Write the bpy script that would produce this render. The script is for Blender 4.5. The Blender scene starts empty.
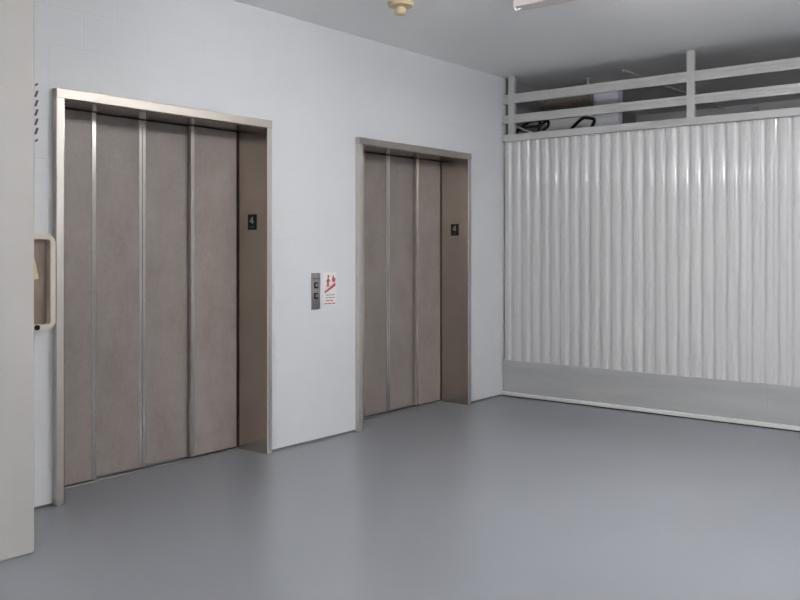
import bpy, bmesh, math, random
from mathutils import Vector, Matrix
random.seed(4)
scene = bpy.context.scene
COL = scene.collection

# ------------------------------------------------------------------ helpers
def new_bm():
    return bmesh.new()

def add_box(bm, x0, x1, y0, y1, z0, z1, bev=0.0, seg=2):
    b = bmesh.new()
    bmesh.ops.create_cube(b, size=1.0)
    for v in b.verts:
        v.co = Vector(((x0 + x1) / 2 + v.co.x * (x1 - x0), (y0 + y1) / 2 + v.co.y * (y1 - y0), (z0 + z1) / 2 + v.co.z * (z1 - z0)))
    if bev > 0:
        bmesh.ops.bevel(b, geom=list(b.edges), offset=bev, segments=seg, affect='EDGES', profile=0.5)
    merge(bm, b)

def merge(bm, b):
    m = bpy.data.meshes.new('tmp')
    b.to_mesh(m); b.free()
    bm.from_mesh(m)
    bpy.data.meshes.remove(m)

def add_prism(bm, pts, axis, a0, a1):
    """closed outline pts (2D) extruded along axis: 'x' -> pts are (y,z), 'y' -> (x,z), 'z' -> (x,y)"""
    def P(p, a):
        return Vector((a, p[0], p[1])) if axis == 'x' else Vector((p[0], a, p[1])) if axis == 'y' else Vector((p[0], p[1], a))
    b = bmesh.new()
    v0 = [b.verts.new(P(p, a0)) for p in pts]
    v1 = [b.verts.new(P(p, a1)) for p in pts]
    b.faces.new(v0); b.faces.new(list(reversed(v1)))
    n = len(pts)
    for i in range(n):
        b.faces.new((v0[i], v1[i], v1[(i + 1) % n], v0[(i + 1) % n]))
    bmesh.ops.recalc_face_normals(b, faces=list(b.faces))
    merge(bm, b)

def rounded(x0, x1, z0, z1, r, n=6):
    pts = []
    for cx, cz, a in ((x1 - r, z1 - r, 0), (x0 + r, z1 - r, 90), (x0 + r, z0 + r, 180), (x1 - r, z0 + r, 270)):
        for i in range(n + 1):
            t = math.radians(a + 90 * i / n)
            pts.append((cx + r * math.cos(t), cz + r * math.sin(t)))
    return pts

def add_ring(bm, outer, inner, axis, a0, a1):
    """frame between two outlines with the same number of points"""
    def P(p, a):
        return Vector((a, p[0], p[1])) if axis == 'x' else Vector((p[0], a, p[1])) if axis == 'y' else Vector((p[0], p[1], a))
    b = bmesh.new()
    loops = [[b.verts.new(P(p, a)) for p in o] for o, a in ((outer, a0), (inner, a0), (inner, a1), (outer, a1))]
    n = len(outer)
    for k in range(4):
        A, B = loops[k], loops[(k + 1) % 4]
        for i in range(n):
            b.faces.new((A[i], A[(i + 1) % n], B[(i + 1) % n], B[i]))
    bmesh.ops.recalc_face_normals(b, faces=list(b.faces))
    merge(bm, b)

def add_cyl(bm, p, axis, r, h, seg=24, r2=None):
    b = bmesh.new()
    bmesh.ops.create_cone(b, cap_ends=True, segments=seg, radius1=r, radius2=r if r2 is None else r2, depth=h)
    rot = {'z': Matrix(), 'x': Matrix.Rotation(math.pi / 2, 4, 'Y'), 'y': Matrix.Rotation(math.pi / 2, 4, 'X')}[axis]
    bmesh.ops.transform(b, matrix=Matrix.Translation(p) @ rot, verts=b.verts)
    merge(bm, b)

def add_lathe(bm, prof, c, seg=28):
    b = bmesh.new()
    rings = []
    for r, z in prof:
        rings.append([b.verts.new((c[0] + r * math.cos(2 * math.pi * i / seg), c[1] + r * math.sin(2 * math.pi * i / seg), c[2] + z)) for i in range(seg)])
    for A, B in zip(rings, rings[1:]):
        for i in range(seg):
            b.faces.new((A[i], A[(i + 1) % seg], B[(i + 1) % seg], B[i]))
    b.faces.new(rings[0]); b.faces.new(list(reversed(rings[-1])))
    bmesh.ops.recalc_face_normals(b, faces=list(b.faces))
    merge(bm, b)

def smooth_path(pts, n=6):
    P = [Vector(p) for p in pts]
    out = []
    for i in range(len(P) - 1):
        p0, p1, p2, p3 = P[max(i - 1, 0)], P[i], P[i + 1], P[min(i + 2, len(P) - 1)]
        for k in range(n):
            t = k / n
            out.append(0.5 * ((2 * p1) + (p2 - p0) * t + (2 * p0 - 5 * p1 + 4 * p2 - p3) * t * t + (3 * p1 - p0 - 3 * p2 + p3) * t ** 3))
    out.append(P[-1])
    return out

def add_tube(bm, pts, r, seg=10, smooth=0):
    P = smooth_path(pts, smooth) if smooth else [Vector(p) for p in pts]
    b = bmesh.new()
    rings = []
    up = None
    for i, p in enumerate(P):
        d = (P[min(i + 1, len(P) - 1)] - P[max(i - 1, 0)]).normalized()
        if up is None:
            up = d.orthogonal().normalized()
        up = (up - d * up.dot(d)).normalized()
        s = d.cross(up)
        rings.append([b.verts.new(p + r * (math.cos(2 * math.pi * k / seg) * up + math.sin(2 * math.pi * k / seg) * s)) for k in range(seg)])
    for A, B in zip(rings, rings[1:]):
        for k in range(seg):
            b.faces.new((A[k], A[(k + 1) % seg], B[(k + 1) % seg], B[k]))
    b.faces.new(rings[0]); b.faces.new(list(reversed(rings[-1])))
    bmesh.ops.recalc_face_normals(b, faces=list(b.faces))
    merge(bm, b)

def obj(name, bm, mat, parent=None, smooth=False, label=None):
    m = bpy.data.meshes.new(name)
    bm.to_mesh(m); bm.free()
    if smooth:
        m.polygons.foreach_set('use_smooth', [True] * len(m.polygons))
        m.set_sharp_from_angle(angle=math.radians(35))
    for one in (mat if isinstance(mat, (list, tuple)) else [mat]):
        m.materials.append(one)
    o = bpy.data.objects.new(name, m)
    COL.objects.link(o)
    if parent:
        o.parent = parent
        top = parent
        while top.parent:
            top = top.parent
        o.matrix_parent_inverse = Matrix.Translation(-Vector(top.location)) if parent is top else Matrix()
    if label:
        o['label'] = label
    return o

def tag(o, label, cat, group=None):
    o['label'] = label; o['category'] = cat
    if group:
        o['group'] = group
    return o

def thing(name, label, cat, loc, group=None):
    o = bpy.data.objects.new(name, None)
    o.empty_display_size = 0.1
    COL.objects.link(o)
    o.location = loc
    return tag(o, label, cat, group)

def struct(name, bm, mat, smooth=False):
    o = obj(name, bm, mat, smooth=smooth)
    o['kind'] = 'structure'
    return o

# ------------------------------------------------------------------ materials
def base_mat(name, col, rough=0.5, metal=0.0, spec=0.5):
    m = bpy.data.materials.new(name)
    m.use_nodes = True
    b = m.node_tree.nodes['Principled BSDF']
    b.inputs['Base Color'].default_value = (*col, 1)
    b.inputs['Roughness'].default_value = rough
    b.inputs['Metallic'].default_value = metal
    b.inputs['Specular IOR Level'].default_value = spec
    return m, m.node_tree, b

def node(nt, kind, **inp):
    n = nt.nodes.new(kind)
    for k, v in inp.items():
        n.inputs[k.replace('_', ' ')].default_value = v
    return n

def coords(nt, scale=(1, 1, 1)):
    tc = nt.nodes.new('ShaderNodeTexCoord')
    mp = nt.nodes.new('ShaderNodeMapping')
    mp.inputs['Scale'].default_value = scale
    nt.links.new(tc.outputs['Object'], mp.inputs['Vector'])
    return mp.outputs['Vector']

def ramp(nt, fac, stops):
    r = nt.nodes.new('ShaderNodeValToRGB')
    e = r.color_ramp.elements
    while len(e) < len(stops):
        e.new(0.5)
    for el, (p, c) in zip(e, stops):
        el.position = p; el.color = (*c, 1)
    nt.links.new(fac, r.inputs['Fac'])
    return r.outputs['Color']

def bump(nt, height, b, strength, dist):
    n = nt.nodes.new('ShaderNodeBump')
    n.inputs['Strength'].default_value = strength
    n.inputs['Distance'].default_value = dist
    nt.links.new(height, n.inputs['Height'])
    nt.links.new(n.outputs['Normal'], b.inputs['Normal'])
    return n

def mottled(name, c0, c1, scale, rough, stretch=(1, 1, 1), detail=4, bstr=0.0, bdist=0.002, metal=0.0, spec=0.5):
    m, nt, b = base_mat(name, c0, rough, metal, spec)
    v = coords(nt, stretch)
    n = node(nt, 'ShaderNodeTexNoise', Scale=scale, Detail=detail, Roughness=0.6)
    nt.links.new(v, n.inputs['Vector'])
    nt.links.new(ramp(nt, n.outputs['Fac'], [(0.3, c0), (0.7, c1)]), b.inputs['Base Color'])
    if bstr:
        bump(nt, n.outputs['Fac'], b, bstr, bdist)
    return m

def painted_block(name, c0, c1):
    m, nt, b = base_mat(name, c0, 0.55)
    tc = nt.nodes.new('ShaderNodeTexCoord')
    sp = nt.nodes.new('ShaderNodeSeparateXYZ')
    cb = nt.nodes.new('ShaderNodeCombineXYZ')
    nt.links.new(tc.outputs['Object'], sp.inputs['Vector'])
    nt.links.new(sp.outputs['X'], cb.inputs['X']); nt.links.new(sp.outputs['Z'], cb.inputs['Y'])
    br = nt.nodes.new('ShaderNodeTexBrick')
    br.offset = 0.5
    br.inputs['Scale'].default_value = 1.0
    br.inputs['Mortar Size'].default_value = 0.006
    br.inputs['Mortar Smooth'].default_value = 0.8
    br.inputs['Brick Width'].default_value = 0.4
    br.inputs['Row Height'].default_value = 0.2
    nt.links.new(cb.outputs['Vector'], br.inputs['Vector'])
    n1 = node(nt, 'ShaderNodeTexNoise', Scale=1.1, Detail=3.0)
    n2 = node(nt, 'ShaderNodeTexNoise', Scale=45.0, Detail=4.0)
    nt.links.new(tc.outputs['Object'], n1.inputs['Vector']); nt.links.new(tc.outputs['Object'], n2.inputs['Vector'])
    nt.links.new(ramp(nt, n1.outputs['Fac'], [(0.3, c0), (0.7, c1)]), b.inputs['Base Color'])
    # faint joints: mortar lies a little lower, paint is slightly lumpy
    mask = nt.nodes.new('ShaderNodeMath'); mask.operation = 'MULTIPLY'
    n3 = node(nt, 'ShaderNodeTexNoise', Scale=2.3, Detail=2.0)
    nt.links.new(tc.outputs['Object'], n3.inputs['Vector'])
    nt.links.new(br.outputs['Fac'], mask.inputs[0]); nt.links.new(n3.outputs['Fac'], mask.inputs[1])
    mix = nt.nodes.new('ShaderNodeMath'); mix.operation = 'MULTIPLY_ADD'
    nt.links.new(mask.outputs[0], mix.inputs[0]); mix.inputs[1].default_value = -0.55
    sc = nt.nodes.new('ShaderNodeMath'); sc.operation = 'MULTIPLY'; sc.inputs[1].default_value = 0.25
    nt.links.new(n2.outputs['Fac'], sc.inputs[0]); nt.links.new(sc.outputs[0], mix.inputs[2])
    bump(nt, mix.outputs[0], b, 0.35, 0.006)
    return m

def brushed(name, c0, c1, rough, stretch, scale=6.0, metal=1.0):
    m, nt, b = base_mat(name, c0, rough, metal)
    v = coords(nt, stretch)
    n = node(nt, 'ShaderNodeTexNoise', Scale=scale, Detail=5.0, Roughness=0.7)
    nt.links.new(v, n.inputs['Vector'])
    nt.links.new(ramp(nt, n.outputs['Fac'], [(0.3, c0), (0.7, c1)]), b.inputs['Base Color'])
    return m

def emitter(name, col, strength):
    m, nt, b = base_mat(name, (0.9, 0.9, 0.9), 0.4)
    b.inputs['Emission Color'].default_value = (*col, 1)
    b.inputs['Emission Strength'].default_value = strength
    return m

M = {}
M['wall'] = painted_block('painted_block_wall', (0.672, 0.685, 0.708), (0.710, 0.722, 0.742))
M['pillar'] = mottled('painted_pillar', (0.46, 0.443, 0.428), (0.50, 0.482, 0.466), 2.0, 0.55, bstr=0.1)
M['ceiling'] = mottled('painted_slab', (0.89, 0.89, 0.885), (0.92, 0.92, 0.915), 1.3, 0.7, bstr=0.12)
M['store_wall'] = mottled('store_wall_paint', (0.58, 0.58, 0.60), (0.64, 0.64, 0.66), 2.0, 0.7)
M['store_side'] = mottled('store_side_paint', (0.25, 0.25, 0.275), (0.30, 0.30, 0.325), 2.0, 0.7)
M['near_wall'] = mottled('off_white_paint', (0.80, 0.79, 0.78), (0.84, 0.83, 0.82), 1.5, 0.6)
M['plaster'] = mottled('pale_column_paint', (0.70, 0.71, 0.78), (0.74, 0.75, 0.80), 2.0, 0.6)
M['steel'] = brushed('stainless_upright', (0.54, 0.515, 0.485), (0.62, 0.595, 0.565), 0.5, (30, 30, 1.0))
M['strip'] = brushed('polished_strip', (0.62, 0.58, 0.555), (0.72, 0.68, 0.655), 0.22, (30, 30, 1.0))
M['steel_h'] = brushed('stainless_header', (0.45, 0.42, 0.385), (0.51, 0.48, 0.445), 0.48, (1.0, 30, 30))
M['reveal'] = brushed('bronze_tinted_steel', (0.54, 0.475, 0.415), (0.57, 0.505, 0.445), 0.26, (20, 20, 0.6))
M['plate_steel'] = brushed('dull_steel', (0.40, 0.38, 0.37), (0.44, 0.42, 0.41), 0.38, (40, 40, 2))
M['black'] = base_mat('black_plastic', (0.008, 0.008, 0.008), 0.6, 0.0, 0.2)[0]
M['rubber'] = mottled('black_rubber', (0.012, 0.012, 0.013), (0.016, 0.016, 0.017), 30, 0.7, spec=0.2)
M['white_mark'] = base_mat('pale_lettering', (0.22, 0.22, 0.21), 0.6)[0]
M['sign_white'] = base_mat('sign_white', (0.80, 0.78, 0.77), 0.4)[0]
M['sign_red'] = base_mat('sign_red', (0.46, 0.085, 0.10), 0.45)[0]
M['sign_grey'] = base_mat('sign_grey', (0.36, 0.32, 0.32), 0.45)[0]
M['cream'] = mottled('cream_plastic', (0.66, 0.60, 0.51), (0.72, 0.66, 0.57), 8, 0.4)
M['cork'] = mottled('brown_board', (0.20, 0.155, 0.125), (0.27, 0.215, 0.18), 18, 0.8, (1, 1, 0.4))
M['paper'] = mottled('yellow_paper', (0.58, 0.53, 0.30), (0.66, 0.60, 0.40), 10, 0.7)
M['tape_white'] = base_mat('tape_white', (0.60, 0.56, 0.57), 0.5)[0]
M['tape_dark'] = base_mat('tape_dark', (0.085, 0.045, 0.065), 0.5)[0]
M['gap'] = base_mat('gap_shade_black', (0.01, 0.009, 0.008), 0.8)[0]
M['sheet'] = mottled('white_enamel_sheet', (0.54, 0.54, 0.545), (0.57, 0.57, 0.575), 0.8, 0.09, (1, 1, 0.3))
M['fence_steel'] = mottled('white_painted_steel', (0.44, 0.44, 0.435), (0.48, 0.48, 0.47), 3, 0.35)
M['rail_white'] = mottled('white_rail_paint', (0.58, 0.58, 0.57), (0.66, 0.66, 0.65), 6, 0.4)
M['galv'] = mottled('grey_kick_plate', (0.31, 0.318, 0.322), (0.42, 0.423, 0.425), 2.2, 0.42, (1, 0.35, 2.2), metal=0.0)
M['galv_dark'] = mottled('dark_sealant', (0.10, 0.105, 0.11), (0.17, 0.175, 0.18), 9, 0.6)
M['timber'] = mottled('brown_boarding', (0.17, 0.135, 0.105), (0.22, 0.18, 0.145), 3, 0.7, (1, 8, 1))
M['conduit'] = base_mat('pale_conduit', (0.5, 0.5, 0.5), 0.45)[0]
M['yellowed'] = mottled('yellowed_plastic', (0.52, 0.43, 0.25), (0.60, 0.50, 0.32), 14, 0.45)
M['lamp_body'] = mottled('lamp_enamel', (0.70, 0.64, 0.61), (0.74, 0.69, 0.66), 6, 0.4)
M['tube_added_front'] = emitter('added_front_tube', (0.99, 0.985, 0.98), 72)
M['tube_weak'] = emitter('weak_tube', (0.99, 0.985, 0.98), 26)  # weak glow, shared by the ceiling batten and an added light
M['tube_added_spot'] = emitter('added_spot_tube', (1.0, 0.95, 0.88), 34)
M['tube_added_side'] = emitter('added_side_tube', (0.95, 0.975, 1.0), 170)
M['tube_added_dim'] = emitter('added_dim_tube', (1.0, 0.97, 0.95), 12)
M['tube_added_cool'] = emitter('added_cool_tube', (0.96, 0.98, 1.0), 80)

# door laminate: taupe with a fine woven mottle
m, nt, b = base_mat('taupe_laminate', (0.22, 0.19, 0.17), 0.42)
v = coords(nt, (1, 1, 0.6))
na = node(nt, 'ShaderNodeTexNoise', Scale=5.0, Detail=6.0, Roughness=0.7)
nb = node(nt, 'ShaderNodeTexNoise', Scale=70.0, Detail=3.0)
nt.links.new(v, na.inputs['Vector']); nt.links.new(v, nb.inputs['Vector'])
ad = nt.nodes.new('ShaderNodeMath'); ad.operation = 'MULTIPLY_ADD'; ad.inputs[1].default_value = 0.4
nt.links.new(nb.outputs['Fac'], ad.inputs[0]); nt.links.new(na.outputs['Fac'], ad.inputs[2])
nt.links.new(ramp(nt, ad.outputs[0], [(0.5, (0.218, 0.183, 0.168)), (0.9, (0.285, 0.247, 0.23))]), b.inputs['Base Color'])
M['laminate'] = m

# floor: grey-blue epoxy coat
m, nt, b = base_mat('epoxy_floor', (0.24, 0.26, 0.29), 0.24)
v = coords(nt)
na = node(nt, 'ShaderNodeTexNoise', Scale=0.9, Detail=1.5)
nb = node(nt, 'ShaderNodeTexNoise', Scale=28.0, Detail=3.0)
nt.links.new(v, na.inputs['Vector']); nt.links.new(v, nb.inputs['Vector'])
nt.links.new(ramp(nt, na.outputs['Fac'], [(0.25, (0.195, 0.208, 0.230)), (0.75, (0.207, 0.220, 0.243))]), b.inputs['Base Color'])
M['floor'] = m

# ------------------------------------------------------------------ dimensions (metres; camera stands at x=0, y=0)
YW = 4.2656          # face of the elevator wall
XF = 6.824           # face of the white fence
HC = 2.899           # ceiling
XB = 9.75            # far wall of the store behind the fence
X0, Y0 = -4.0, -5.0  # walls behind the camera
Y1 = 5.2
E1 = dict(x0=2.424, x1=3.935, i0=2.469, i1=3.891, c=3.166, zt=2.172, zb=2.121)
E2 = dict(x0=4.795, x1=6.252, i0=4.837, i1=6.201, c=5.510, zt=2.152, zb=2.103)

# ------------------------------------------------------------------ the setting
bm = new_bm(); add_box(bm, X0, XB + .2, Y0, Y1, -0.2, 0.0); struct('floor', bm, M['floor'])
bm = new_bm(); add_box(bm, X0 - .2, XB + .2, Y0 - .2, Y1 + .2, HC, HC + 0.2); struct('ceiling', bm, M['ceiling'])
bm = new_bm()
prev = X0
for e in (E1, E2):
    add_box(bm, prev, e['i0'] - .016, YW, Y1, 0, HC)
    add_box(bm, e['i0'] - .016, e['i1'] + .016, YW, Y1, e['zb'] + .016, HC)
    prev = e['i1'] + .016
add_box(bm, prev, XF + .05, YW, Y1, 0, HC)
bmesh.ops.remove_doubles(bm, verts=bm.verts, dist=1e-5)
struct('wall_left', bm, M['wall'])
bm = new_bm(); add_box(bm, X0 - .2, X0, Y0, Y1, 0, HC); struct('wall_rear', bm, M['near_wall'])
bm = new_bm(); add_box(bm, X0 - .2, XB + .2, Y0 - .2, Y0, 0, HC); struct('wall_near', bm, M['near_wall'])
bm = new_bm(); add_box(bm, XB, XB + .2, Y0, Y1, 0, HC); struct('wall_far', bm, M['store_wall'])
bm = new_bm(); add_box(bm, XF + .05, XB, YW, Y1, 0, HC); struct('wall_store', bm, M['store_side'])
bm = new_bm()
for a, b_ in ((2.004, E1['x0'] - .001), (E1['x1'] + .001, E2['x0'] - .001), (E2['x1'] + .001, XF - .036)):
    add_box(bm, a, b_, YW - .003, YW, 0, .011)
struct('baseboard_left', bm, M['galv_dark'])
# pillar in front of the elevator wall, its arris a little uneven with paint
b2 = bmesh.new()
add_box(b2, 1.25, 1.996, 3.655, YW, 0, HC, 0.012, 3)
struct('pillar', b2, M['pillar'], smooth=True)
# storeroom behind the fence: half-height partition and pale column
bm = new_bm(); add_box(bm, 7.62, 7.74, 3.805, YW, 0, 2.66); struct('wall_partition', bm, M['near_wall'])
bm = new_bm(); add_box(bm, 7.70, 7.80, 3.545, 3.80, 0, HC, 0.006); struct('column', bm, M['plaster'])
bm = new_bm(); add_box(bm, 7.53, 7.615, 3.755, YW - .002, 2.60, 2.872)
tag(obj('hanging_board_panel', bm, M['timber']), 'brown boarded panel under the storeroom ceiling beside the pale column', 'panel')

# ------------------------------------------------------------------ elevators
def elevator(e, label):
    YO, YI = YW - 0.04, 4.51        # face of the frame, face of the outer door leaves
    YN = YI + 0.035                 # face of the inner leaves
    c = e['c']
    t = thing('elevator_entrance', label, 'elevator', (c, YW, 0))
    for a, bx, s in ((e['x0'], e['i0'] - .003, -1), (e['i1'] + .003, e['x1'], 1)):
        bm = new_bm(); add_box(bm, a, bx, YO, YW - .001, 0, e['zb'], 0.002, 1)
        j = obj('jamb', bm, M['steel'], t)
        r = e['i0'] if s < 0 else e['i1']
        bm = new_bm()
        add_box(bm, *sorted((r, r + s * .0028)), YO + .001, YW - .0005, 0, e['zb'])
        add_box(bm, *sorted((r, r + s * .012)), YW - .0005, YN + .12, 0, e['zb'])
        obj('reveal', bm, M['reveal'], j)
    bm = new_bm(); add_box(bm, e['x0'], e['x1'], YO - .003, YW - .001, e['zb'], e['zt'], 0.002, 1)
    h = obj('header', bm, M['steel_h'], t)
    bm = new_bm(); add_box(bm, e['i0'] - .012, e['i1'] + .012, YW - .0005, YN + .12, e['zb'], e['zb'] + .012)
    obj('soffit', bm, M['reveal'], h)
    # leaves: outer pair stands 35 mm proud of the inner pair
    step = 0.336
    zt = e['zb'] - 0.006
    zb = 0.014
    for s in (-1, 1):
        # inner leaf
        x0, x1 = sorted((c + s * 0.002, c + s * (step + 0.06)))
        bm = new_bm(); add_box(bm, x0, x1, YN, YN + .03, zb, zt, 0.002)
        p = obj('door_panel', bm, M['laminate'], t)
        x0, x1 = sorted((c + s * 0.002, c + s * 0.0235))
        bm = new_bm(); add_box(bm, x0, x1, YN - .005, YN + .001, zb, zt, 0.002)
        obj('edge_strip', bm, M['strip'], p)
        # outer leaf
        x0, x1 = sorted((c + s * step, e['i0'] + .004 if s < 0 else e['i1'] - .012))
        bm = new_bm(); add_box(bm, x0, x1, YI, YI + .03, zb, zt, 0.002)
        p = obj('door_panel', bm, M['laminate'], t)
        x0, x1 = sorted((c + s * step, c + s * (step + 0.027)))
        bm = new_bm(); add_box(bm, x0, x1, YI - .005, YI + .001, zb, zt, 0.002)
        obj('edge_strip', bm, M['strip'], p)
    bm = new_bm(); add_box(bm, e['i0'], e['i1'], YI - .012, YI + .004, 0, 0.006, 0.002)
    add_box(bm, e['i0'], e['i1'], YN + .03, YN + .1, 0, 0.006)
    obj('sill', bm, M['plate_steel'], t)
    bm = new_bm(); add_box(bm, e['i0'] - .011, e['i1'] + .011, YN + .121, YN + .14, 0, e['zb'] + .01)
    obj('gap_shade_sheet', bm, M['gap'], t)  # black sheet added so the gaps round the leaves look dark
    return t
elevator(E1, 'elevator entrance with four taupe door panels in the steel frame beside the cream notice board')
elevator(E2, 'elevator entrance with taupe door panels in the steel frame nearer the white corrugated fence')

def four(bm, x, yc, zc, w, h, d):
    """the figure 4 facing -x, drawn with strokes on the plane x"""
    def stroke(p, q, t):
        a = Vector((p[0], p[1])); b_ = Vector((q[0], q[1]))
        n = (b_ - a).normalized(); s = Vector((-n.y, n.x)) * t / 2
        add_prism(bm, [tuple(a + s), tuple(b_ + s), tuple(b_ - s), tuple(a - s)], 'x', x - d, x)
    # seen from -x the reader's right is -y
    t = w * 0.22
    stroke((yc - w * .18, zc + h / 2), (yc - w * .18, zc - h / 2), t)
    stroke((yc - w * .14, zc + h / 2 - t * .3), (yc + w * .5, zc - h * .17), t * .9)
    stroke((yc + w * .52, zc - h * .2), (yc - w * .5, zc - h * .2), t)

def floor_plate(x, y0, y1, z0, z1, label):
    yc = (y0 + y1) / 2
    t = thing('floor_number_plate', label, 'sign', (x, yc, z0))
    bm = new_bm(); add_box(bm, x - .004, x - .0002, y0, y1, z0, z1, 0.0012); obj('plate', bm, M['black'], t)
    bm = new_bm(); four(bm, x - .004, yc, z1 - (z1 - z0) * .38, .036, .046, .0012); obj('numeral', bm, M['white_mark'], t)
    bm = new_bm()
    for dy, dz in ((0.016, 0), (0.016, -.008), (0.008, -.008), (0.008, 0), (-0.006, 0), (-0.014, 0), (-0.014, -.008)):
        add_cyl(bm, (x - .0045, yc + dy, z0 + .022 + dz), 'x', .0016, .0012, 8)
    o = obj('braille_dots', bm, M['white_mark'], t); o['kind'] = 'stuff'
floor_plate(E1['i1'], 4.326, 4.408, 1.460, 1.562, 'black number 4 plate on the jamb of the elevator beside the notice board')
floor_plate(E2['i1'], 4.322, 4.404, 1.449, 1.550, 'black number 4 plate on the jamb of the elevator nearer the fence')

# ------------------------------------------------------------------ call panel and fire sign
t = thing('call_panel', 'narrow steel call button plate between the two elevators', 'call panel', (4.379, YW, .914))
bm = new_bm(); add_box(bm, 4.337, 4.421, YW - .007, YW, .914, 1.168, 0.002); obj('face_plate', bm, M['plate_steel'], t, smooth=True)
bm = new_bm(); add_box(bm, 4.341, 4.417, YW - .0085, YW - .0065, 1.126, 1.129); obj('seam', bm, M['black'], t)
for z in (1.081, 1.008):
    bm = new_bm(); add_prism(bm, rounded(4.360, 4.398, z - .021, z + .021, .006), 'y', YW - .010, YW - .0065)
    k = obj('button', bm, M['black'], t)
    bm = new_bm(); add_prism(bm, rounded(4.370, 4.392, z - .010, z + .013, .004), 'y', YW - .013, YW - .0095)
    obj('button_cap', bm, M['plate_steel'], k)
bm = new_bm()
for x, z in ((4.346, 1.158), (4.412, 1.158), (4.346, .924), (4.412, .924)):
    add_cyl(bm, (x, YW - .0075, z), 'y', .003, .002, 10)
obj('screw', bm, M['steel'], t)['kind'] = 'stuff'
bm = new_bm(); add_cyl(bm, (4.379, YW - .008, 1.147), 'y', .008, .004, 16); obj('key_switch', bm, M['steel'], t)

sx0, sx1, sz0, sz1 = 4.451, 4.590, .937, 1.169
t = thing('fire_sign', 'white fire safety sign with red figure on stairs beside the call panel', 'sign', (4.52, YW, sz0))
bm = new_bm(); add_prism(bm, rounded(sx0, sx1, sz0, sz1, .006, 3), 'y', YW - .004, YW - .0003); obj('sign_board', bm, M['sign_white'], t)
def on_sign(u, v): return (sx0 + u * (sx1 - sx0), sz0 + v * (sz1 - sz0))
ya, yb = YW - .0052, YW - .0038
bm = new_bm()
pts = []
n = 6
for i in range(n):            # stepped flight of stairs climbing to the right
    u0, u1 = .12 + .8 * i / n, .12 + .8 * (i + 1) / n
    v = .40 + .27 * (i + 1) / n
    pts += [on_sign(u0, v), on_sign(u1, v)]
pts += [on_sign(.92, .585), on_sign(.80, .545), on_sign(.12, .36)]
add_prism(bm, list(reversed(pts)), 'y', ya, yb)
obj('stair_symbol', bm, M['sign_red'], t)
bm = new_bm()
hx, hz = on_sign(.40, .88)
add_cyl(bm, (hx, (ya + yb) / 2, hz), 'y', .0095, yb - ya, 16)
def limb(p, q, w):
    a, b_ = Vector(on_sign(*p)), Vector(on_sign(*q))
    nrm = (b_ - a).normalized(); s = Vector((-nrm.y, nrm.x)) * w / 2
    add_prism(bm, [tuple(a + s), tuple(b_ + s), tuple(b_ - s), tuple(a - s)], 'y', ya, yb)
limb((.39, .82), (.36, .66), .017)
limb((.36, .67), (.44, .57), .010); limb((.36, .67), (.27, .55), .010)
limb((.39, .80), (.52, .72), .007); limb((.38, .80), (.26, .72), .007)
obj('figure_symbol', bm, M['sign_red'], t)
bm = new_bm()
add_prism(bm, [on_sign(*p) for p in ((.70, .70), (.66, .78), (.72, .86), (.73, .93), (.80, .87), (.85, .80), (.90, .84), (.92, .76), (.86, .70))], 'y', ya, yb)
obj('flame_symbol', bm, M['sign_red'], t)
for row, (v, mat, words) in enumerate(((.31, 'sign_grey', ((.2, .42), (.47, .62), (.67, .85))), (.23, 'sign_grey', ((.2, .35), (.40, .70), (.75, .88))),
                                       (.14, 'sign_red', ((.22, .45), (.5, .72))), (.05, 'sign_red', ((.15, .32), (.38, .6), (.66, .9))))):
    bm = new_bm()
    for u0, u1 in words:
        p, q = on_sign(u0, v - .016), on_sign(u1, v + .016)
        add_box(bm, p[0], q[0], ya, yb, p[1], q[1])
    obj('text_line', bm, M[mat], t)['kind'] = 'stuff'

# ------------------------------------------------------------------ notice board, note, tape
bx0, bx1, bz0, bz1 = 2.03, 2.408, .920, 1.412
t = thing('notice_board', 'cream framed notice board with rounded corners behind the pillar edge', 'notice board', (2.22, YW, bz0))
bm = new_bm(); add_ring(bm, rounded(bx0, bx1, bz0, bz1, .050, 8), rounded(bx0 + .028, bx1 - .028, bz0 + .028, bz1 - .028, .016, 8), 'y', YW - .060, YW - .001)
obj('board_frame', bm, M['cream'], t)
bm = new_bm(); add_box(bm, bx0 + .02, bx1 - .02, YW - .020, YW - .004, bz0 + .02, bz1 - .02); obj('backing', bm, M['cork'], t)
bm = new_bm(); add_cyl(bm, (2.306, YW - .062, bz0 + .016), 'y', .014, .010, 18); obj('lock', bm, M['black'], t)
bm = new_bm()
add_prism(bm, [(2.18, 1.18), (2.33, 1.18), (2.335, 1.185), (2.322, 1.25), (2.305, 1.312), (2.19, 1.33)], 'y', YW - .0245, YW - .0225)
tag(obj('paper_note', bm, M['paper']), 'slanted yellow paper note pinned inside the cream notice board', 'note')

t = thing('striped_warning_sign', 'thin vertical warning strip with dark slanted marks above the notice board', 'sign', (2.31, YW, 1.864))
bm = new_bm(); add_box(bm, 2.27, 2.352, YW - .003, YW - .0004, 1.860, 2.222); obj('sign_strip', bm, M['wall'], t)
for k in range(7):
    z = 2.182 - .004 - k * .0478
    hh = .017 if 0 < k < 6 else .007
    bm = new_bm()
    add_prism(bm, [(2.322, z - hh), (2.335, z - hh), (2.347, z + hh), (2.334, z + hh)], 'y', YW - .0038, YW - .0029)
    obj('stripe', bm, M['tape_dark'], t)

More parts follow.
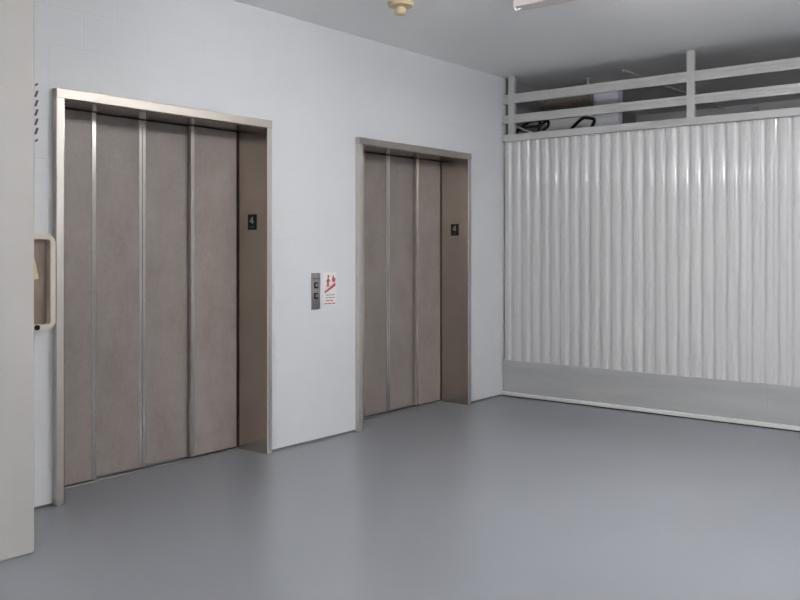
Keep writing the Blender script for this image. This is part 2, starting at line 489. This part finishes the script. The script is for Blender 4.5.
# ------------------------------------------------------------------ white fence
FY0 = -1.6
t = thing('storage_fence', 'long white fence of corrugated sheet with two open rails on top', 'fence', (XF, (FY0 + YW) / 2, 0))
posts = [4.172, 2.527, 0.882, -0.763]
for y in posts:
    bm = new_bm(); add_box(bm, XF - .014, XF + .024, y - .031, y + .031, 2.372, HC, 0.003)
    obj('post', bm, M['fence_steel'], t)
def channel(z0, z1):
    """rail with a shallow groove along its face"""
    h = z1 - z0
    x = XF - .012
    return [(x, z0), (x, z0 + .30 * h), (x + .005, z0 + .34 * h), (x + .005, z0 + .62 * h), (x, z0 + .66 * h), (x, z1), (x + .035, z1), (x + .035, z0)]
for z0, z1 in ((2.653, 2.735), (2.473, 2.547)):
    bm = new_bm(); add_prism(bm, channel(z0, z1), 'y', FY0, YW - .004)
    obj('rail', bm, M['fence_steel'], t)
bm = new_bm(); add_box(bm, XF - .022, XF + .040, FY0, YW - .004, 2.309, 2.371, 0.004)
obj('top_trim', bm, M['fence_steel'], t)
def sheet(y0, n, pitch=.0955, depth=.0145):
    """rounded trapezoid sheet, n ribs from y0 downwards"""
    key = []
    for i in range(9):                      # broad face, gently crowned
        u = -1 + 2 * i / 8
        key.append((.27 + .22 * u, .145 * u * u))
    key += [(.53, .34), (.58, .70), (.62, .83)]
    for i in range(6):                      # narrow valley, gently dished
        u = -1 + 2 * i / 5
        key.append((.77 + .11 * u, 1 - .14 * u * u))
    key += [(.92, .70), (.97, .36), (1.01, .22)]
    prof = []
    for k in range(n):
        for f, d in key:
            prof.append((y0 - (k + f) * pitch, d))
    prof.append((y0 - (n + .05) * pitch, .145))
    bmx = bmesh.new()
    cols = []
    for y, d in prof:
        x = XF + .002 + depth * d
        cols.append([bmx.verts.new((x, y, .318)), bmx.verts.new((x, y, 2.32)), bmx.verts.new((x + .002, y, 2.32)), bmx.verts.new((x + .002, y, .318))])
    for A, B in zip(cols, cols[1:]):
        for i in range(4):
            bmx.faces.new((A[i], A[(i + 1) % 4], B[(i + 1) % 4], B[i]))
    bmx.faces.new(cols[0]); bmx.faces.new(list(reversed(cols[-1])))
    bmesh.ops.recalc_face_normals(bmx, faces=list(bmx.faces))
    return bmx
y = YW - .016
while y > FY0 + .3:
    o = obj('corrugated_sheet', sheet(y, 10), M['sheet'], t)
    o.data.polygons.foreach_set('use_smooth', [True] * len(o.data.polygons))
    o.data.set_sharp_from_angle(angle=math.radians(70))
    y -= 10 * .0955
for y0, y1 in ((1.945, YW - .004), (FY0, 1.944)):
    bm = new_bm(); add_box(bm, XF - .004, XF + .03, y0, y1, 0, .324, 0.002)
    obj('kick_plate', bm, M['galv'], t)
bm = new_bm(); add_box(bm, XF - .034, XF - .004, FY0, YW - .004, .007, .038, 0.006, 3)
obj('floor_rail', bm, M['rail_white'], t)
bm = new_bm(); add_box(bm, XF - .026, XF - .004, FY0, YW - .004, 0, .008)
obj('rail_shadow_strip', bm, M['rubber'], t)  # black strip stands in for the shadow under the floor rail

# ------------------------------------------------------------------ ceiling fittings and added lights
t = thing('smoke_detector', 'yellowed round detector on the ceiling between the two elevators', 'detector', (4.345, 3.48, HC))
c = (4.345, 3.48, HC)
bm = new_bm(); add_lathe(bm, [(.083, 0), (.083, -.012), (.078, -.022), (.05, -.028), (.03, -.028)], c); obj('base', bm, M['yellowed'], t, smooth=True)
bm = new_bm(); add_lathe(bm, [(.028, -.026), (.028, -.034), (.037, -.038), (.037, -.066), (.033, -.073), (.012, -.077)], c); obj('sensor_head', bm, M['yellowed'], t, smooth=True)

lights = [(4.72, 1.10, 2.83, 0, 'tube_weak', 'ceiling batten light whose end shows at the top of the picture above the fence corner'),
          (3.85, 0.70, 1.90, .19, 'tube_added_front', 'added unseen batten light in front of the elevators, casting the header shadow'),  # unseen lamp added to cast the header shadow on the doors
          (0.90, 0.75, 1.35, .19, 'tube_added_spot', 'added unseen short light between the viewer and the pillar, for fence highlights'),  # unseen lamp added to put highlights on the fence
          (-2.0, 0.80, 2.10, .24, 'tube_added_side', 'added unseen batten light near the rear wall, evening the brightness'),  # unseen lamp added to spread light evenly over fence and walls
          (1.50, -3.2, -1.9, .24, 'tube_added_cool', 'added unseen batten light behind the viewer, for overall brightness'),  # unseen lamp added for general brightness
          (4.00, -3.0, -1.7, .24, 'tube_weak', 'added unseen weak light far along the fence, for overall brightness'),  # unseen, a weak extra lamp added for brightness
          (8.40, -0.6, 0.6, .0, 'tube_added_dim', 'added unseen weak light brightening the storeroom behind the fence')]  # unseen lamp added to lift the dark storeroom walls
for i, (x, y0, y1, drop, mat, label) in enumerate(lights):
    t = thing('ceiling_or_added_light', label, 'light', (x, (y0 + y1) / 2, HC), 'batten lights on the ceiling')
    def turn(bm):      # two of the added lights run parallel to the elevator wall
        if i in (1, 2):
            bmesh.ops.rotate(bm, cent=(x, (y0 + y1) / 2, 0), matrix=Matrix.Rotation(math.pi / 2, 3, 'Z'), verts=bm.verts)
        return bm
    zc = HC - .001 - drop
    bm = new_bm(); add_box(bm, x - .06, x + .06, y0, y1, zc - .067, zc, 0.004); obj('housing', turn(bm), M['lamp_body'], t)
    if drop:
        for yr in (y0 + .2, y1 - .2):
            bm = new_bm(); add_tube(bm, [(x, yr, zc), (x, yr, HC - .001)], .006, 8); obj('hanger_rod', turn(bm), M['conduit'], t)
    y1t = y1 - .62 if i == 0 else y1 - .06
    zt = zc - .091
    for s in (-.03, .03) if not drop else (-.085, .085):
        bm = new_bm(); add_cyl(bm, (x + s, (y0 + .06 + y1t) / 2, zt if not drop else zc - .03), 'y', .016, y1t - y0 - .06, 14); obj('tube', turn(bm), M[mat], t, smooth=True)
    for ye in (y0 + .05, y1t + .01):
        bm = new_bm(); add_box(bm, x - .105 if drop else x - .052, x + .105 if drop else x + .052, ye - .012, ye + .012, zc - .112, zc - .01 if drop else zc - .066, 0.003); obj('lamp_holder', turn(bm), M['lamp_body'], t)
    if i == 0:
        bm = new_bm(); add_tube(bm, [(x - .035, y1 + .012, HC - .002), (x - .035, y1 + .016, HC - .05), (x - .028, y1 + .014, HC - .075), (x - .012, y1 + .006, HC - .076), (x - .008, y1 - .02, HC - .066)], .006, 8, 5)
        obj('cable', bm, M['sign_white'], t, smooth=True)

# ------------------------------------------------------------------ storeroom things seen over the fence
bm = new_bm(); add_tube(bm, [(7.15, 3.24, HC - .012), (9.745, 3.24, HC - .012)], .010)
tag(obj('hanging_conduit', bm, M['conduit'], smooth=True), 'thin pale conduit along the storeroom ceiling past the column', 'conduit')
bm = new_bm(); add_tube(bm, [(6.9, YW - .016, 2.775), (7.3, YW - .016, 2.775), (7.52, YW - .016, 2.775)], .011)
tag(obj('wall_pipe', bm, M['conduit'], smooth=True), 'pale pipe on the storeroom side wall beside the brown boarding', 'pipe')
for (x, y, h), lab in (((7.345, 3.676, .085), 'small sprinkler drop above the top rail in front of the column'), ((9.42, 4.12, .08), 'small sprinkler drop seen under the middle rail just past the pale column')):
    t = thing('hanging_sprinkler', lab, 'sprinkler', (x, y, HC), 'sprinklers on the storeroom ceiling')
    bm = new_bm(); add_lathe(bm, [(.03, 0), (.03, -.006), (.010, -.008), (.010, -h + .01)], (x, y, HC)); obj('stem', bm, M['conduit'], t, smooth=True)
    bm = new_bm(); add_lathe(bm, [(.010, -h + .012), (.018, -h + .006), (.018, -h)], (x, y, HC)); obj('deflector', bm, M['conduit'], t, smooth=True)
bm = new_bm(); add_box(bm, XB - .05, XB, 2.86, 2.92, 2.80, 2.86, .006)
tag(obj('mounted_junction_box', bm, M['conduit']), 'small pale junction box high on the far storeroom wall', 'box')

t = thing('storage_rack', 'steel rack behind the fence carrying the black carts', 'rack', (7.16, 3.72, 0))
for x in (6.92, 7.40):
    for y in (3.25, 4.20):
        bm = new_bm(); add_box(bm, x - .018, x + .018, y - .018, y + .018, 0, 1.61, .003); obj('upright', bm, M['galv'], t)
for z in (.2, .9, 1.62):
    bm = new_bm(); add_box(bm, 6.90, 7.42, 3.23, 4.22, z, z + .03, .003); obj('shelf', bm, M['galv'], t)

def wheel(parent, c, r, w):
    bm = new_bm(); add_cyl(bm, c, 'x', r, w, 24); o = obj('wheel', bm, M['rubber'], parent, smooth=True)
    bm = new_bm(); add_cyl(bm, (c[0] - w / 2 - .002, c[1], c[2]), 'x', r * .4, .006, 16); obj('wheel_hub', bm, M['conduit'], o)
zs = 1.652
t = thing('hand_truck', 'black hand truck whose single loop handle shows beside the pale column', 'hand truck', (7.3, 3.7, zs))
bm = new_bm(); add_tube(bm, [(7.30, 3.94, zs + .16), (7.30, 3.92, 2.30), (7.30, 3.857, 2.409), (7.30, 3.785, 2.477), (7.30, 3.714, 2.528), (7.30, 3.674, 2.532), (7.30, 3.608, 2.518), (7.30, 3.592, 2.498), (7.30, 3.612, 2.452), (7.30, 3.634, 2.409), (7.30, 3.66, 2.33), (7.30, 3.74, zs + .16)], .015, 10, 4)
obj('handle_loop', bm, M['rubber'], t, smooth=True)
bm = new_bm(); add_box(bm, 7.24, 7.36, 3.70, 3.96, zs + .002, zs + .015, .003); add_box(bm, 7.285, 7.315, 3.72, 3.96, zs + .014, zs + .17, .003); obj('toe_plate', bm, M['rubber'], t)
for y in (3.735, 3.945):
    wheel(t, (7.365, y, zs + .072), .07, .03)

t = thing('folded_cart', 'black folded cart with tangled handles showing beside the corner post', 'cart', (7.0, 4.08, zs))
bm = new_bm()
add_tube(bm, [(7.0, 4.225, zs + .03), (7.0, 4.225, 2.34), (7.0, 4.222, 2.427), (7.0, 4.17, 2.459), (7.0, 4.085, 2.500), (7.0, 3.971, 2.505), (7.0, 3.905, 2.494), (7.0, 3.897, 2.453), (7.0, 3.93, 2.42), (7.0, 3.991, 2.389), (7.0, 4.02, 2.30), (7.0, 4.04, zs + .03)], .014, 10, 4)
obj('handle_loop', bm, M['rubber'], t, smooth=True)
bm = new_bm()
add_tube(bm, [(6.972, 4.184, 2.429), (6.972, 4.089, 2.449), (6.972, 3.985, 2.449), (6.972, 3.90, 2.485)], .012, 10, 4)
add_tube(bm, [(6.972, 3.964, 2.505), (6.972, 3.974, 2.439), (6.972, 3.985, 2.34)], .014, 10, 3)
obj('cross_bar', bm, M['rubber'], t, smooth=True)
bm = new_bm()
add_tube(bm, [(6.945, 4.225, 2.486), (6.945, 4.161, 2.444), (6.945, 4.056, 2.400), (6.95, 3.994, 2.381), (6.96, 3.932, 2.397)], .008, 8, 5)
obj('strap', bm, M['conduit'], t, smooth=True)
bm = new_bm(); add_box(bm, 6.93, 7.17, 4.00, 4.235, zs, zs + .03, .004); obj('deck', bm, M['rubber'], t)

# ------------------------------------------------------------------ camera, world, view
cam = bpy.data.cameras.new('camera')
cam.sensor_width = 36.0
cam.lens = 874.8 / 800 * 36.0
cam.shift_y = -(300 - 248.85) / 800
cam.clip_start = 0.05
co = bpy.data.objects.new('camera', cam)
COL.objects.link(co)
co.location = (0, 0, 1.335)
co.rotation_euler = (math.pi / 2, 0, 0.6758 - math.pi / 2)
scene.camera = co

w = bpy.data.worlds.new('world'); w.use_nodes = True
w.node_tree.nodes['Background'].inputs['Color'].default_value = (0.5, 0.5, 0.52, 1)
w.node_tree.nodes['Background'].inputs['Strength'].default_value = 0.02
scene.world = w
scene.view_settings.view_transform = 'Standard'
scene.view_settings.look = 'None'
scene.view_settings.gamma = 1.0
scene.view_settings.use_curve_mapping = False
scene.view_settings.exposure = 1.36
